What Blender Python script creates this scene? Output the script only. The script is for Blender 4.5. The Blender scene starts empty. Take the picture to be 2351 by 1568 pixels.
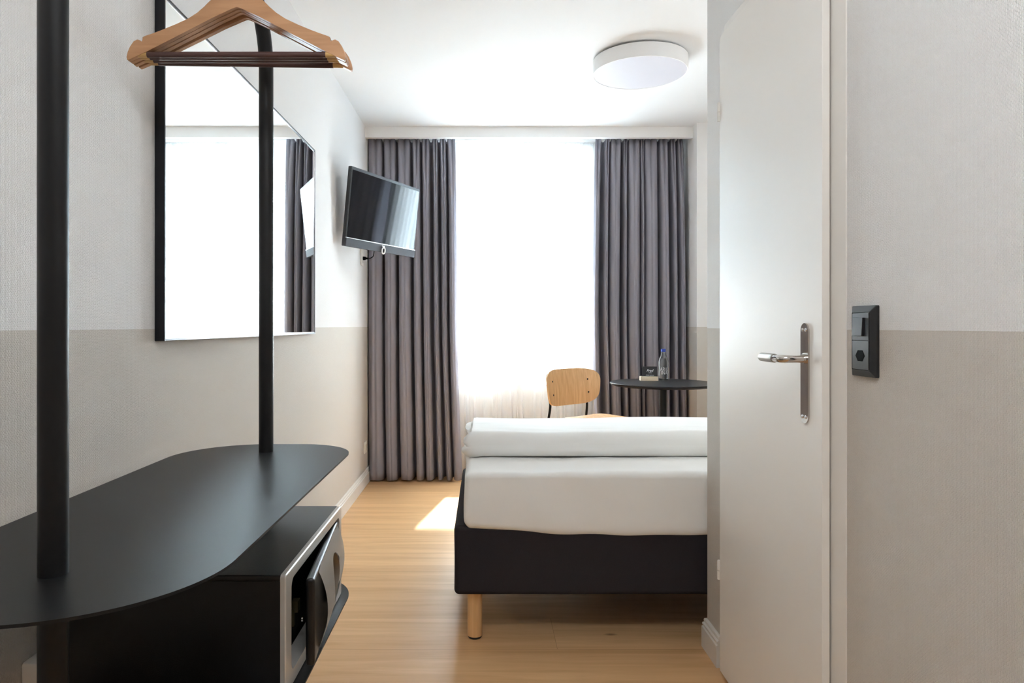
import bpy, bmesh, math, random
from mathutils import Vector, Matrix, noise
random.seed(4)
PI = math.pi
SC = bpy.context.scene
COL = SC.collection
H = 1.1           # camera height
CEIL = 2.48

# ------------------------------------------------------------------ camera, view, sky, sun
cam = bpy.data.cameras.new('camera'); camo = bpy.data.objects.new('camera', cam); COL.objects.link(camo)
camo.location = (0, 0, H); camo.rotation_euler = (PI / 2, 0, 0)
cam.sensor_width = 36; cam.lens = 36 * 1600 / 2351
cam.shift_x = (1175.5 - 1113) / 2351; cam.shift_y = -(784 - 748) / 2351
cam.clip_start = 0.02
SC.camera = camo
SC.view_settings.view_transform = 'Standard'; SC.view_settings.look = 'None'
SC.view_settings.gamma = 1; SC.view_settings.use_curve_mapping = False
SC.view_settings.exposure = 1.70
SC.cycles.use_denoising = True
SC.cycles.max_bounces = 14; SC.cycles.diffuse_bounces = 8; SC.cycles.transparent_max_bounces = 16
SC.cycles.sample_clamp_indirect = 6
SC.cycles.caustics_refractive = False; SC.cycles.caustics_reflective = False

w = bpy.data.worlds.new('sky'); SC.world = w; w.use_nodes = True
nt = w.node_tree; bg = nt.nodes['Background']
bg.inputs[0].default_value = (0.70, 0.85, 1.0, 1); bg.inputs[1].default_value = 16.0

sun = bpy.data.lights.new('sun', 'SUN'); suno = bpy.data.objects.new('sun', sun); COL.objects.link(suno)
sun.energy = 46; sun.angle = 0.02; sun.color = (1, 0.98, 0.96)
suno.rotation_euler = Vector((-0.157, -1, -1.1)).to_track_quat('-Z', 'Y').to_euler()
suno.location = (1, 9, 6)

po = bpy.data.lights.new('window_daylight_portal', 'AREA'); poo = bpy.data.objects.new('window_daylight_portal', po)
COL.objects.link(poo); po.shape = 'RECTANGLE'; po.size = 1.1; po.size_y = 1.75; po.cycles.is_portal = True
poo.location = (0.25, 5.43, 1.56); poo.rotation_euler = (-PI / 2, 0, 0)

# ------------------------------------------------------------------ helpers
def lin(c):
    return tuple(((v / 255) / 12.92 if v / 255 <= 0.04045 else ((v / 255 + 0.055) / 1.055) ** 2.4) for v in c) + (1,)

def mat(name, rgb=(200, 200, 200), rough=0.5, metal=0.0, spec=0.5, bump=None, var=0.0, **kw):
    """bump = (scale xyz, strength, distance)"""
    m = bpy.data.materials.new(name); m.use_nodes = True
    n = m.node_tree.nodes; l = m.node_tree.links; p = n['Principled BSDF']
    p.inputs['Base Color'].default_value = lin(rgb); p.inputs['Roughness'].default_value = rough
    p.inputs['Metallic'].default_value = metal; p.inputs['Specular IOR Level'].default_value = spec
    for k, v in kw.items(): p.inputs[k.replace('_', ' ')].default_value = v
    if bump or var:
        tc = n.new('ShaderNodeTexCoord'); mp = n.new('ShaderNodeMapping'); no = n.new('ShaderNodeTexNoise')
        mp.inputs['Scale'].default_value = bump[0] if bump else (8, 8, 8)
        no.inputs['Scale'].default_value = 1; no.inputs['Detail'].default_value = 4
        l.new(tc.outputs['Object'], mp.inputs[0]); l.new(mp.outputs[0], no.inputs[0])
        if bump:
            b = n.new('ShaderNodeBump'); b.inputs['Strength'].default_value = bump[1]; b.inputs['Distance'].default_value = bump[2]
            l.new(no.outputs[0], b.inputs['Height']); l.new(b.outputs[0], p.inputs['Normal'])
        if var:
            mx = n.new('ShaderNodeMix'); mx.data_type = 'RGBA'
            c = lin(rgb); mx.inputs[6].default_value = tuple(v * (1 - var) for v in c[:3]) + (1,)
            mx.inputs[7].default_value = tuple(min(1, v * (1 + var)) for v in c[:3]) + (1,)
            l.new(no.outputs[0], mx.inputs[0]); l.new(mx.outputs[2], p.inputs['Base Color'])
    return m

NOWN = []
def obj(name, bm, m, parent=None, smooth=True, mods=None):
    me = bpy.data.meshes.new(name)
    bmesh.ops.recalc_face_normals(bm, faces=bm.faces)
    bm.to_mesh(me); bm.free()
    o = bpy.data.objects.new(name, me); COL.objects.link(o)
    if m: me.materials.append(m)
    if parent:
        o.parent = parent
        o.matrix_parent_inverse = parent.matrix_basis.inverted()
    if smooth:
        for f in me.polygons: f.use_smooth = True
        me.set_sharp_from_angle(angle=math.radians(38))
        if m not in NOWN and name not in ('curtain', 'sheer_curtain'):
            wn = o.modifiers.new('weighted_normals', 'WEIGHTED_NORMAL'); wn.keep_sharp = True
    return o

def tag(o, label=None, cat=None, group=None, kind=None):
    if label: o['label'] = label
    if cat: o['category'] = cat
    if group: o['group'] = group
    if kind: o['kind'] = kind
    return o

def thing(name, loc, label=None, cat=None, group=None, kind=None):
    o = bpy.data.objects.new(name, None); COL.objects.link(o); o.location = loc; o.empty_display_size = 0.05
    return tag(o, label, cat, group, kind)

def new(): return bmesh.new()

def box(bm, x0, x1, y0, y1, z0, z1, bev=0.0, seg=2, M=None):
    r = bmesh.ops.create_cube(bm, size=1)
    vs = r['verts']
    for v in vs:
        v.co = Vector(((x0 + x1) / 2 + v.co.x * (x1 - x0), (y0 + y1) / 2 + v.co.y * (y1 - y0), (z0 + z1) / 2 + v.co.z * (z1 - z0)))
    if bev:
        es = {e for v in vs for e in v.link_edges}
        r = bmesh.ops.bevel(bm, geom=list(es), offset=bev, segments=seg, affect='EDGES', profile=0.5)
        vs = list({v for f in r['faces'] for v in f.verts} | {v for v in vs if v.is_valid})
    if M is not None:
        for v in vs: v.co = M @ v.co
    return bm

def bx(*a, **k): return box(new(), *a, **k)

def tube(bm, pts, r, n=20, cap=True, closed=False):
    pts = [Vector(p) for p in pts]; N = len(pts)
    rr = r if isinstance(r, (list, tuple)) else [r] * N
    rings = []; up = None
    for i, p in enumerate(pts):
        a = pts[i - 1] if (i > 0 or closed) else p; b = pts[(i + 1) % N] if (i < N - 1 or closed) else p
        t = (b - a).normalized()
        if up is None:
            up = Vector((0, 0, 1)) if abs(t.z) < 0.9 else Vector((1, 0, 0))
        s = t.cross(up).normalized(); up = s.cross(t).normalized()
        rings.append([bm.verts.new(p + (s * math.cos(2 * PI * k / n) + up * math.sin(2 * PI * k / n)) * rr[i]) for k in range(n)])
    for i in range(N if closed else N - 1):
        A = rings[i]; B = rings[(i + 1) % N]
        for k in range(n): bm.faces.new((A[k], A[(k + 1) % n], B[(k + 1) % n], B[k]))
    if cap and not closed:
        bm.faces.new(rings[0]); bm.faces.new(rings[-1][::-1])
    return bm

def lathe(bm, prof, c=(0, 0, 0), n=48, cap=True):
    rings = []
    for r, z in prof:
        if r < 1e-6: rings.append([bm.verts.new((c[0], c[1], c[2] + z))])
        else: rings.append([bm.verts.new((c[0] + r * math.cos(2 * PI * k / n), c[1] + r * math.sin(2 * PI * k / n), c[2] + z)) for k in range(n)])
    for A, B in zip(rings, rings[1:]):
        for k in range(n):
            a = [A[k % len(A)], A[(k + 1) % len(A)]] if len(A) > 1 else [A[0]]
            b = [B[(k + 1) % len(B)], B[k % len(B)]] if len(B) > 1 else [B[0]]
            if len(a) + len(b) > 2: bm.faces.new(a + b)
    if cap:
        if len(rings[0]) > 1: bm.faces.new(rings[0][::-1])
        if len(rings[-1]) > 1: bm.faces.new(rings[-1])
    return bm

def prism(bm, pts, a0, a1, axis='z', bev=0.0, seg=2):
    def P(u, v, a):
        return {'z': (u, v, a), 'y': (u, a, v), 'x': (a, u, v)}[axis]
    A = [bm.verts.new(P(u, v, a0)) for u, v in pts]; B = [bm.verts.new(P(u, v, a1)) for u, v in pts]
    n = len(pts); fa = bm.faces.new(A[::-1]); fb = bm.faces.new(B)
    for i in range(n): bm.faces.new((A[i], A[(i + 1) % n], B[(i + 1) % n], B[i]))
    if bev:
        es = list(fa.edges) + list(fb.edges)
        bmesh.ops.bevel(bm, geom=es, offset=bev, segments=seg, affect='EDGES', profile=0.5)
    return bm

def rrect(x0, x1, y0, y1, rs, n=10):
    """corner radii order: (x0,y0),(x1,y0),(x1,y1),(x0,y1)"""
    if not isinstance(rs, (list, tuple)): rs = [rs] * 4
    out = []
    for (cx, cy, a), r in zip(((x0, y0, PI), (x1, y0, 1.5 * PI), (x1, y1, 0), (x0, y1, PI / 2)), rs):
        ox = cx + r * (1 if cx == x0 else -1); oy = cy + r * (1 if cy == y0 else -1)
        for k in range(n + 1):
            t = a + k / n * PI / 2; out.append((ox + r * math.cos(t), oy + r * math.sin(t)))
    return out

def catmull(P, sub=8):
    P = [Vector(p) for p in P]; out = []
    for i in range(len(P) - 1):
        p0 = P[max(i - 1, 0)]; p1 = P[i]; p2 = P[i + 1]; p3 = P[min(i + 2, len(P) - 1)]
        for k in range(sub):
            t = k / sub
            out.append(0.5 * ((2 * p1) + (p2 - p0) * t + (2 * p0 - 5 * p1 + 4 * p2 - p3) * t * t + (3 * p1 - p0 - 3 * p2 + p3) * t ** 3))
    out.append(P[-1]); return out

def soft_box(c, s, r, n=(40, 20, 8), fn=None):
    """rounded box grid: centre c, size s, edge radius r; fn(p, normal)->p"""
    bm = new(); c = Vector(c); h = Vector(s) / 2
    seen = {}
    def V(p):
        k = tuple(round(q, 5) for q in p)
        if k not in seen:
            core = Vector([max(-h[i] + r, min(h[i] - r, p[i])) for i in range(3)])
            d = p - core
            if d.length > 1e-9: d.normalize(); q = core + d * r
            else: q = p.copy(); d = Vector([1 if abs(p[i] - h[i]) < 1e-6 else (-1 if abs(p[i] + h[i]) < 1e-6 else 0) for i in range(3)])
            q = q + c
            if fn: q = fn(q, d)
            seen[k] = bm.verts.new(q)
        return seen[k]
    def lines(i):
        L = [-h[i] + r * k / 5 for k in range(5)] + [-h[i] + r + (2 * h[i] - 2 * r) * k / n[i] for k in range(n[i] + 1)] + [h[i] - r + r * k / 5 for k in range(1, 6)]
        return L
    G = [lines(i) for i in range(3)]
    for ax in range(3):
        u, v = [(1, 2), (0, 2), (0, 1)][ax]
        for sgn in (-1, 1):
            for i in range(len(G[u]) - 1):
                for j in range(len(G[v]) - 1):
                    q = []
                    for a, b in ((i, j), (i + 1, j), (i + 1, j + 1), (i, j + 1)):
                        p = Vector((0, 0, 0)); p[ax] = sgn * h[ax]; p[u] = G[u][a]; p[v] = G[v][b]; q.append(V(p))
                    if len(set(q)) >= 3:
                        try: bm.faces.new(q)
                        except ValueError: pass
    return bm

def text_bm(s, size, shear=0.0, extrude=0.0004, align='CENTER'):
    cu = bpy.data.curves.new('lettering', 'FONT'); cu.body = s; cu.size = size; cu.shear = shear; cu.extrude = extrude
    cu.align_x = align; cu.resolution_u = 3
    t = bpy.data.objects.new('lettering', cu); COL.objects.link(t)
    bpy.context.view_layer.update()
    me = t.to_mesh(); bm = new(); bm.from_mesh(me); t.to_mesh_clear()
    bpy.data.objects.remove(t); bpy.data.curves.remove(cu)
    return bm

def xf(bm, M):
    for v in bm.verts: v.co = M @ v.co
    return bm

# ------------------------------------------------------------------ materials
def wall_mat(name, texture=True):
    m = bpy.data.materials.new(name); m.use_nodes = True
    n = m.node_tree.nodes; l = m.node_tree.links; p = n['Principled BSDF']; p.inputs['Roughness'].default_value = 0.75
    p.inputs['Specular IOR Level'].default_value = 0.25
    tc = n.new('ShaderNodeTexCoord'); sp = n.new('ShaderNodeSeparateXYZ'); l.new(tc.outputs['Object'], sp.inputs[0])
    gt = n.new('ShaderNodeMath'); gt.operation = 'GREATER_THAN'; gt.inputs[1].default_value = 1.0925
    # hand painted edge, a hair uneven
    nz = n.new('ShaderNodeTexNoise'); nz.inputs['Scale'].default_value = 60; l.new(tc.outputs['Object'], nz.inputs[0])
    ma = n.new('ShaderNodeMath'); ma.operation = 'MULTIPLY_ADD'; ma.inputs[1].default_value = 0.0012
    l.new(nz.outputs[0], ma.inputs[0]); l.new(sp.outputs[2], ma.inputs[2]); l.new(ma.outputs[0], gt.inputs[0])
    mx = n.new('ShaderNodeMix'); mx.data_type = 'RGBA'; mx.inputs[6].default_value = lin((212, 206, 198)); mx.inputs[7].default_value = lin((238, 237, 236))
    l.new(gt.outputs[0], mx.inputs[0]); l.new(mx.outputs[2], p.inputs['Base Color'])
    if texture:
        ad = n.new('ShaderNodeMath'); ad.operation = 'ADD'; l.new(sp.outputs[0], ad.inputs[0]); l.new(sp.outputs[1], ad.inputs[1])
        cb = n.new('ShaderNodeCombineXYZ'); l.new(sp.outputs[2], cb.inputs[0]); l.new(ad.outputs[0], cb.inputs[1])
        n2 = n.new('ShaderNodeTexNoise'); n2.inputs['Scale'].default_value = 120; n2.inputs['Detail'].default_value = 2
        l.new(tc.outputs['Object'], n2.inputs[0])
        vm = n.new('ShaderNodeVectorMath'); vm.operation = 'MULTIPLY_ADD'; vm.inputs[1].default_value = (0.005, 0.0035, 0)
        l.new(n2.outputs[1], vm.inputs[0]); l.new(cb.outputs[0], vm.inputs[2])
        br = n.new('ShaderNodeTexBrick'); br.inputs['Scale'].default_value = 1; br.inputs['Brick Width'].default_value = 0.0062
        br.inputs['Row Height'].default_value = 0.0030; br.inputs['Mortar Size'].default_value = 0.0009; br.inputs['Mortar Smooth'].default_value = 1.0
        br.inputs['Color1'].default_value = (1, 1, 1, 1); br.inputs['Color2'].default_value = (0.75, 0.75, 0.75, 1); br.inputs['Mortar'].default_value = (0, 0, 0, 1)
        l.new(vm.outputs[0], br.inputs[0])
        b = n.new('ShaderNodeBump'); b.inputs['Strength'].default_value = 0.75; b.inputs['Distance'].default_value = 0.0016
        l.new(br.outputs['Color'], b.inputs['Height']); l.new(b.outputs[0], p.inputs['Normal'])
    return m
WALL = wall_mat('woven_wallpaper_two_tone'); WALLP = wall_mat('plaster_two_tone', False)
CEILM = mat('ceiling_white', (234, 234, 234), 0.8, bump=((3, 3, 3), 0.05, 0.01))
WHITE = mat('white_lacquer', (232, 229, 224), 0.32, bump=((90, 90, 90), 0.05, 0.001))
DOORM = mat('door_white', (236, 233, 228), 0.42, bump=((60, 60, 60), 0.04, 0.001))
TRIM = mat('trim_white', (225, 222, 217), 0.4)
WFR = mat('window_frame_white', (240, 240, 240), 0.4)
OUTW = mat('facade_plaster', (200, 195, 188), 0.9, bump=((40, 40, 40), 0.3, 0.004))
BLACK = mat('black_powder_coat', (17, 17, 18), 0.40, spec=0.3, bump=((900, 900, 900), 0.12, 0.0004))
BLACKP = mat('black_plastic', (28, 28, 30), 0.38)
SHEET = mat('white_cotton', (240, 240, 238), 0.85, spec=0.2, bump=((14, 14, 14), 0.25, 0.004))
NOWN.append(SHEET)
CHAR = mat('charcoal_upholstery', (48, 45, 48), 0.95, spec=0.1, bump=((700, 700, 700), 0.6, 0.001), var=0.25)
STEEL = mat('polished_nickel', (205, 200, 195), 0.07, 1.0)
SILV = mat('silver_paint', (205, 201, 195), 0.34, 0.4)
BRUSH = mat('brushed_aluminium', (170, 165, 158), 0.36, 1.0, bump=((30, 30, 900), 0.1, 0.0005))
CHROME = mat('chrome_wire', (215, 215, 218), 0.1, 1.0)

def wood(name, c1, c2, scale=(3, 60, 60), rough=0.45, dark=None):
    m = bpy.data.materials.new(name); m.use_nodes = True
    n = m.node_tree.nodes; l = m.node_tree.links; p = n['Principled BSDF']; p.inputs['Roughness'].default_value = rough
    tc = n.new('ShaderNodeTexCoord'); mp = n.new('ShaderNodeMapping'); mp.inputs['Scale'].default_value = scale
    no = n.new('ShaderNodeTexNoise'); no.inputs['Scale'].default_value = 1; no.inputs['Detail'].default_value = 6; no.inputs['Distortion'].default_value = 0.6
    cr = n.new('ShaderNodeValToRGB'); cr.color_ramp.elements[0].position = 0.3; cr.color_ramp.elements[0].color = lin(c1)
    cr.color_ramp.elements[1].position = 0.7; cr.color_ramp.elements[1].color = lin(c2)
    l.new(tc.outputs['Object'], mp.inputs[0]); l.new(mp.outputs[0], no.inputs[0]); l.new(no.outputs[0], cr.inputs[0]); l.new(cr.outputs[0], p.inputs['Base Color'])
    b = n.new('ShaderNodeBump'); b.inputs['Strength'].default_value = 0.1; b.inputs['Distance'].default_value = 0.001
    l.new(no.outputs[0], b.inputs['Height']); l.new(b.outputs[0], p.inputs['Normal'])
    return m
BEECH = wood('hanger_beech', (168, 122, 84), (188, 142, 102), (6, 40, 60), 0.4)
BEECHB = wood('hanger_bar_end_wood', (186, 146, 86), (205, 165, 105), (6, 40, 60), 0.4)
SLEEVE = mat('brown_ribbed_sleeve', (72, 44, 38), 0.5, bump=((5, 1200, 1200), 0.4, 0.0006))
OAKV = wood('oak_veneer', (205, 158, 108), (226, 184, 134), (70, 70, 3), 0.4)
OAKL = wood('oak_leg', (212, 168, 116), (230, 190, 140), (60, 60, 4), 0.4)
OAKB = wood('pale_wood_block', (228, 208, 180), (240, 224, 200), (4, 70, 70), 0.5)

def floor_mat():
    m = bpy.data.materials.new('oak_plank_floor'); m.use_nodes = True
    n = m.node_tree.nodes; l = m.node_tree.links; p = n['Principled BSDF']
    p.inputs['Roughness'].default_value = 0.4; p.inputs['Specular IOR Level'].default_value = 0.4
    tc = n.new('ShaderNodeTexCoord'); mp = n.new('ShaderNodeMapping'); mp.inputs['Location'].default_value = (0.95, 0.13, 0)
    l.new(tc.outputs['Object'], mp.inputs[0])
    br = n.new('ShaderNodeTexBrick'); br.inputs['Scale'].default_value = 1; br.inputs['Brick Width'].default_value = 1.9
    br.inputs['Row Height'].default_value = 0.25; br.inputs['Mortar Size'].default_value = 0.0011; br.inputs['Mortar Smooth'].default_value = 0.3; br.offset = 0.37
    br.inputs['Color1'].default_value = (0, 0, 0, 1); br.inputs['Color2'].default_value = (1, 1, 1, 1); br.inputs['Mortar'].default_value = (0.5, 0.5, 0.5, 1)
    l.new(mp.outputs[0], br.inputs[0])
    # grain, shifted per plank
    sc = n.new('ShaderNodeVectorMath'); sc.operation = 'MULTIPLY_ADD'; sc.inputs[1].default_value = (7, 13, 5); l.new(br.outputs['Color'], sc.inputs[0])
    ms = n.new('ShaderNodeMapping'); ms.inputs['Scale'].default_value = (1.3, 19, 1); l.new(tc.outputs['Object'], ms.inputs[0]); l.new(ms.outputs[0], sc.inputs[2])
    no = n.new('ShaderNodeTexNoise'); no.inputs['Scale'].default_value = 1; no.inputs['Detail'].default_value = 7; no.inputs['Roughness'].default_value = 0.6; no.inputs['Distortion'].default_value = 0.8
    l.new(sc.outputs[0], no.inputs[0])
    cr = n.new('ShaderNodeValToRGB'); e = cr.color_ramp.elements
    e[0].position = 0.28; e[0].color = lin((204, 158, 110)); e[1].position = 0.66; e[1].color = lin((230, 188, 140))
    l.new(no.outputs[0], cr.inputs[0])
    # plank tone
    hs = n.new('ShaderNodeMix'); hs.data_type = 'RGBA'; hs.blend_type = 'MULTIPLY'; hs.inputs[0].default_value = 1
    tn = n.new('ShaderNodeMix'); tn.data_type = 'RGBA'; tn.inputs[6].default_value = (0.93, 0.92, 0.9, 1); tn.inputs[7].default_value = (1, 1, 1, 1)
    l.new(br.outputs['Color'], tn.inputs[0]); l.new(cr.outputs[0], hs.inputs[6]); l.new(tn.outputs[2], hs.inputs[7])
    # knots
    vo = n.new('ShaderNodeTexVoronoi'); vo.inputs['Scale'].default_value = 1
    mk = n.new('ShaderNodeMapping'); mk.inputs['Scale'].default_value = (1.7, 4.2, 1); mk.inputs['Location'].default_value = (0.35, 0.6, 0)
    l.new(tc.outputs['Object'], mk.inputs[0]); l.new(mk.outputs[0], vo.inputs[0])
    kr = n.new('ShaderNodeValToRGB'); k = kr.color_ramp.elements; k[0].position = 0.012; k[0].color = (0.22, 0.14, 0.09, 1); k[1].position = 0.05; k[1].color = (1, 1, 1, 1)
    l.new(vo.outputs['Distance'], kr.inputs[0])
    m2 = n.new('ShaderNodeMix'); m2.data_type = 'RGBA'; m2.blend_type = 'MULTIPLY'; m2.inputs[0].default_value = 0.9
    l.new(hs.outputs[2], m2.inputs[6]); l.new(kr.outputs[0], m2.inputs[7])
    # seams
    m3 = n.new('ShaderNodeMix'); m3.data_type = 'RGBA'; m3.inputs[7].default_value = lin((150, 108, 70))
    sf = n.new('ShaderNodeMath'); sf.operation = 'MULTIPLY'; sf.inputs[1].default_value = 0.55; l.new(br.outputs['Fac'], sf.inputs[0])
    l.new(sf.outputs[0], m3.inputs[0]); l.new(m2.outputs[2], m3.inputs[6]); l.new(m3.outputs[2], p.inputs['Base Color'])
    b = n.new('ShaderNodeBump'); b.inputs['Strength'].default_value = 0.12; b.inputs['Distance'].default_value = 0.001
    l.new(no.outputs[0], b.inputs['Height']); l.new(b.outputs[0], p.inputs['Normal'])
    return m
FLOOR = floor_mat()

def cloth_mat(name, rgb, transp, transl, rough=0.9, weave=900):
    m = bpy.data.materials.new(name); m.use_nodes = True
    n = m.node_tree.nodes; l = m.node_tree.links; n.remove(n['Principled BSDF']); out = n['Material Output']
    d = n.new('ShaderNodeBsdfDiffuse'); d.inputs[0].default_value = lin(rgb); t = n.new('ShaderNodeBsdfTranslucent'); t.inputs[0].default_value = lin(rgb)
    a = n.new('ShaderNodeMixShader'); a.inputs[0].default_value = transl; l.new(d.outputs[0], a.inputs[1]); l.new(t.outputs[0], a.inputs[2])
    tc = n.new('ShaderNodeTexCoord'); no = n.new('ShaderNodeTexNoise'); no.inputs['Scale'].default_value = weave; l.new(tc.outputs['Object'], no.inputs[0])
    b = n.new('ShaderNodeBump'); b.inputs['Strength'].default_value = 0.3; b.inputs['Distance'].default_value = 0.0008; l.new(no.outputs[0], b.inputs['Height']); l.new(b.outputs[0], d.inputs['Normal'])
    if transp:
        tr = n.new('ShaderNodeBsdfTransparent'); q = n.new('ShaderNodeMixShader'); q.inputs[0].default_value = transp
        l.new(a.outputs[0], q.inputs[1]); l.new(tr.outputs[0], q.inputs[2]); l.new(q.outputs[0], out.inputs[0])
    else: l.new(a.outputs[0], out.inputs[0])
    return m
DRAPE = cloth_mat('grey_drape_fabric', (150, 148, 157), 0, 0.0)
SHEER = cloth_mat('white_sheer_voile', (250, 250, 250), 0.34, 0.62)

def pane_mat():
    m = bpy.data.materials.new('window_pane_glass'); m.use_nodes = True
    n = m.node_tree.nodes; l = m.node_tree.links; n.remove(n['Principled BSDF'])
    t = n.new('ShaderNodeBsdfTransparent'); t.inputs[0].default_value = (0.96, 0.98, 0.97, 1); g = n.new('ShaderNodeBsdfGlossy'); g.inputs['Roughness'].default_value = 0.0
    f = n.new('ShaderNodeFresnel'); f.inputs[0].default_value = 1.3; q = n.new('ShaderNodeMixShader')
    l.new(f.outputs[0], q.inputs[0]); l.new(t.outputs[0], q.inputs[1]); l.new(g.outputs[0], q.inputs[2]); l.new(q.outputs[0], n['Material Output'].inputs[0])
    return m
PANE = pane_mat()
MIRROR = mat('silvered_mirror', (244, 246, 245), 0.0, 1.0)

# ------------------------------------------------------------------ the room
def struct(name, bm, m, parent=None, smooth=False):
    o = obj(name, bm, m, parent, smooth)
    if parent is None: o['kind'] = 'structure'
    return o
XL, XR = -0.83, 0.76           # left wall, hall wall
YB = -1.6                      # rear of the hall
struct('floor', bx(-1.0, 2.3, YB - .1, 5.45, -0.12, 0), FLOOR)
struct('ceiling', bx(-1.0, 2.3, YB - .1, 5.45, CEIL, CEIL + 0.12), CEILM)
struct('wall_left', bx(XL - 0.12, XL, YB, 5.42, 0, CEIL), WALL)
struct('wall_rear', bx(-0.95, 0.98, YB - 0.1, YB, 0, CEIL), WALL)
b = new()                      # hall wall with the door opening, and its return beside the bed
box(b, XR, XR + 0.1, YB, 1.53, 0, CEIL); box(b, XR, XR + 0.1, 1.53, 2.17, 2.0, CEIL); box(b, XR, XR + 0.1, 2.17, 2.38, 0, CEIL)
box(b, XR + 0.1, 2.12, 2.28, 2.38, 0, CEIL); box(b, 1.3, 1.4, 1.0, 2.28, 0, CEIL); box(b, XR + 0.1, 1.3, 0.9, 1.0, 0, CEIL)
struct('wall_right', b, WALL)
struct('wall_bedside', bx(2.02, 2.14, 2.28, 5.42, 0, CEIL), WALL)
b = new()                      # window wall: pier at right, beam, jambs, parapet
box(b, XL, -0.29, 5.12, 5.42, 0, CEIL); box(b, 0.80, 1.4427, 5.12, 5.42, 0, CEIL)
box(b, -0.29, 0.80, 5.12, 5.42, 2.40, CEIL); box(b, -0.29, 0.80, 5.26, 5.42, 0, 0.70)
struct('wall_back', b, WALLP)
struct('wall_pier', bx(1.4427, 2.04, 4.74, 5.42, 0, CEIL), WALLP)
struct('trim_beam', bx(XL, 1.4427, 4.83, 4.87, 2.4056, CEIL), WALLP)

def baseboard(name, a, c, nrm, ends=(0, 0), h=0.10):
    """profiled skirting from a to c (2d), projecting along nrm"""
    prof = [(0, 0), (0.0155, 0), (0.0155, 0.070), (0.011, 0.074), (0.0135, 0.078), (0.0135, 0.083), (0.008, 0.088), (0.0095, 0.092), (0.0085, 0.098), (0.004, 0.101), (0, 0.101)]
    bm = new(); R = []
    a = Vector(a); c = Vector(c); nr = Vector(nrm); t = (c - a).normalized()
    for p, e in ((a, -ends[0]), (c, ends[1])):
        R.append([bm.verts.new(((p + nr * u + t * e * u / 0.0155).x, (p + nr * u + t * e * u / 0.0155).y, z)) for u, z in prof])
    k = len(prof)
    for i in range(k): bm.faces.new((R[0][i], R[0][(i + 1) % k], R[1][(i + 1) % k], R[1][i]))
    bm.faces.new(R[0][::-1]); bm.faces.new(R[1])
    return struct(name, bm, TRIM)
baseboard('baseboard_left', (XL, YB), (XL, 4.99), (1, 0))
baseboard('baseboard_right', (XR, YB), (XR, 1.46), (-1, 0))
baseboard('baseboard_corner', (XR, 2.24), (XR, 2.38), (-1, 0), ends=(0, 0.0155))
baseboard('baseboard_bedside', (XR, 2.38), (2.02, 2.38), (0, 1), ends=(0.0155, 0))
baseboard('baseboard_back', (1.4427, 4.74), (2.02, 4.74), (0, -1), ends=(0.0155, 0))

# window
win = thing('window_1', (0.255, 5.30, 0.72), kind='structure')
wl, wr, wb, wt = -0.29, 0.80, 0.70, 2.40
def ringbox(bm, x0, x1, z0, z1, t, y0, y1, bev=0.004):
    box(bm, x0, x0 + t, y0, y1, z0, z1, bev); box(bm, x1 - t, x1, y0, y1, z0, z1, bev)
    box(bm, x0 + t, x1 - t, y0, y1, z0, z0 + t, bev); box(bm, x0 + t, x1 - t, y0, y1, z1 - t, z1, bev)
b = new(); ringbox(b, wl, wr, wb + 0.02, wt, 0.055, 5.28, 5.34); obj('window_frame', b, WFR, win)
for x0, x1 in ((wl + 0.05, 0.250), (0.258, wr - 0.05)):
    b = new(); ringbox(b, x0, x1, wb + 0.065, wt - 0.05, 0.065, 5.27, 5.33); s = obj('window_sash', b, WFR, win)
    obj('window_pane', bx(x0 + .06, x1 - .06, 5.298, 5.302, wb + .125, wt - .11), PANE, s, False)
b = new(); box(b, 0.262, 0.286, 5.245, 5.272, 1.44, 1.50, 0.004); tube(b, [(0.274, 5.25, 1.48), (0.274, 5.225, 1.48), (0.274, 5.22, 1.47), (0.274, 5.22, 1.36)], 0.008, 12)
obj('window_handle', b, WFR, win)
obj('window_sill', bx(wl, wr, 5.12, 5.28, 0.70, 0.722, 0.004), WFR, win)
struct('trim_sun_blocker', bx(-1.2, 2.4, 5.43, 6.02, 2.47, 2.62, 0.0), OUTW)  # added slab outside, out of view, blocks high sun to shorten the floor patch
struct('trim_outer_sill', bx(-0.32, 0.83, 5.34, 5.47, 0.69, 0.71, 0.0), OUTW)

# radiator under the window
rad = thing('radiator', (0.25, 5.20, 0.10), 'white ribbed panel radiator under the window behind the sheer curtains', 'radiator')
obj('panel', bx(-0.22, 0.72, 5.195, 5.215, 0.12, 0.64, 0.005), WFR, rad)
b = new()
for i in range(28): box(b, -0.215 + i * 0.0335, -0.195 + i * 0.0335, 5.172, 5.198, 0.14, 0.62, 0.006)
obj('ribs', b, WFR, rad)
for x in (-0.1, 0.6): obj('bracket', bx(x, x + .03, 5.21, 5.262, 0.2, 0.55), WFR, rad)
b = new(); tube(b, [(0.70, 5.20, 0.13), (0.70, 5.20, 0.0)], 0.009, 12); lathe(b, [(0.0, 0), (0.018, 0), (0.018, 0.05), (0, 0.05)], (0.742, 5.20, 0.15), 16); obj('valve_pipe', b, WFR, rad)

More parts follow.
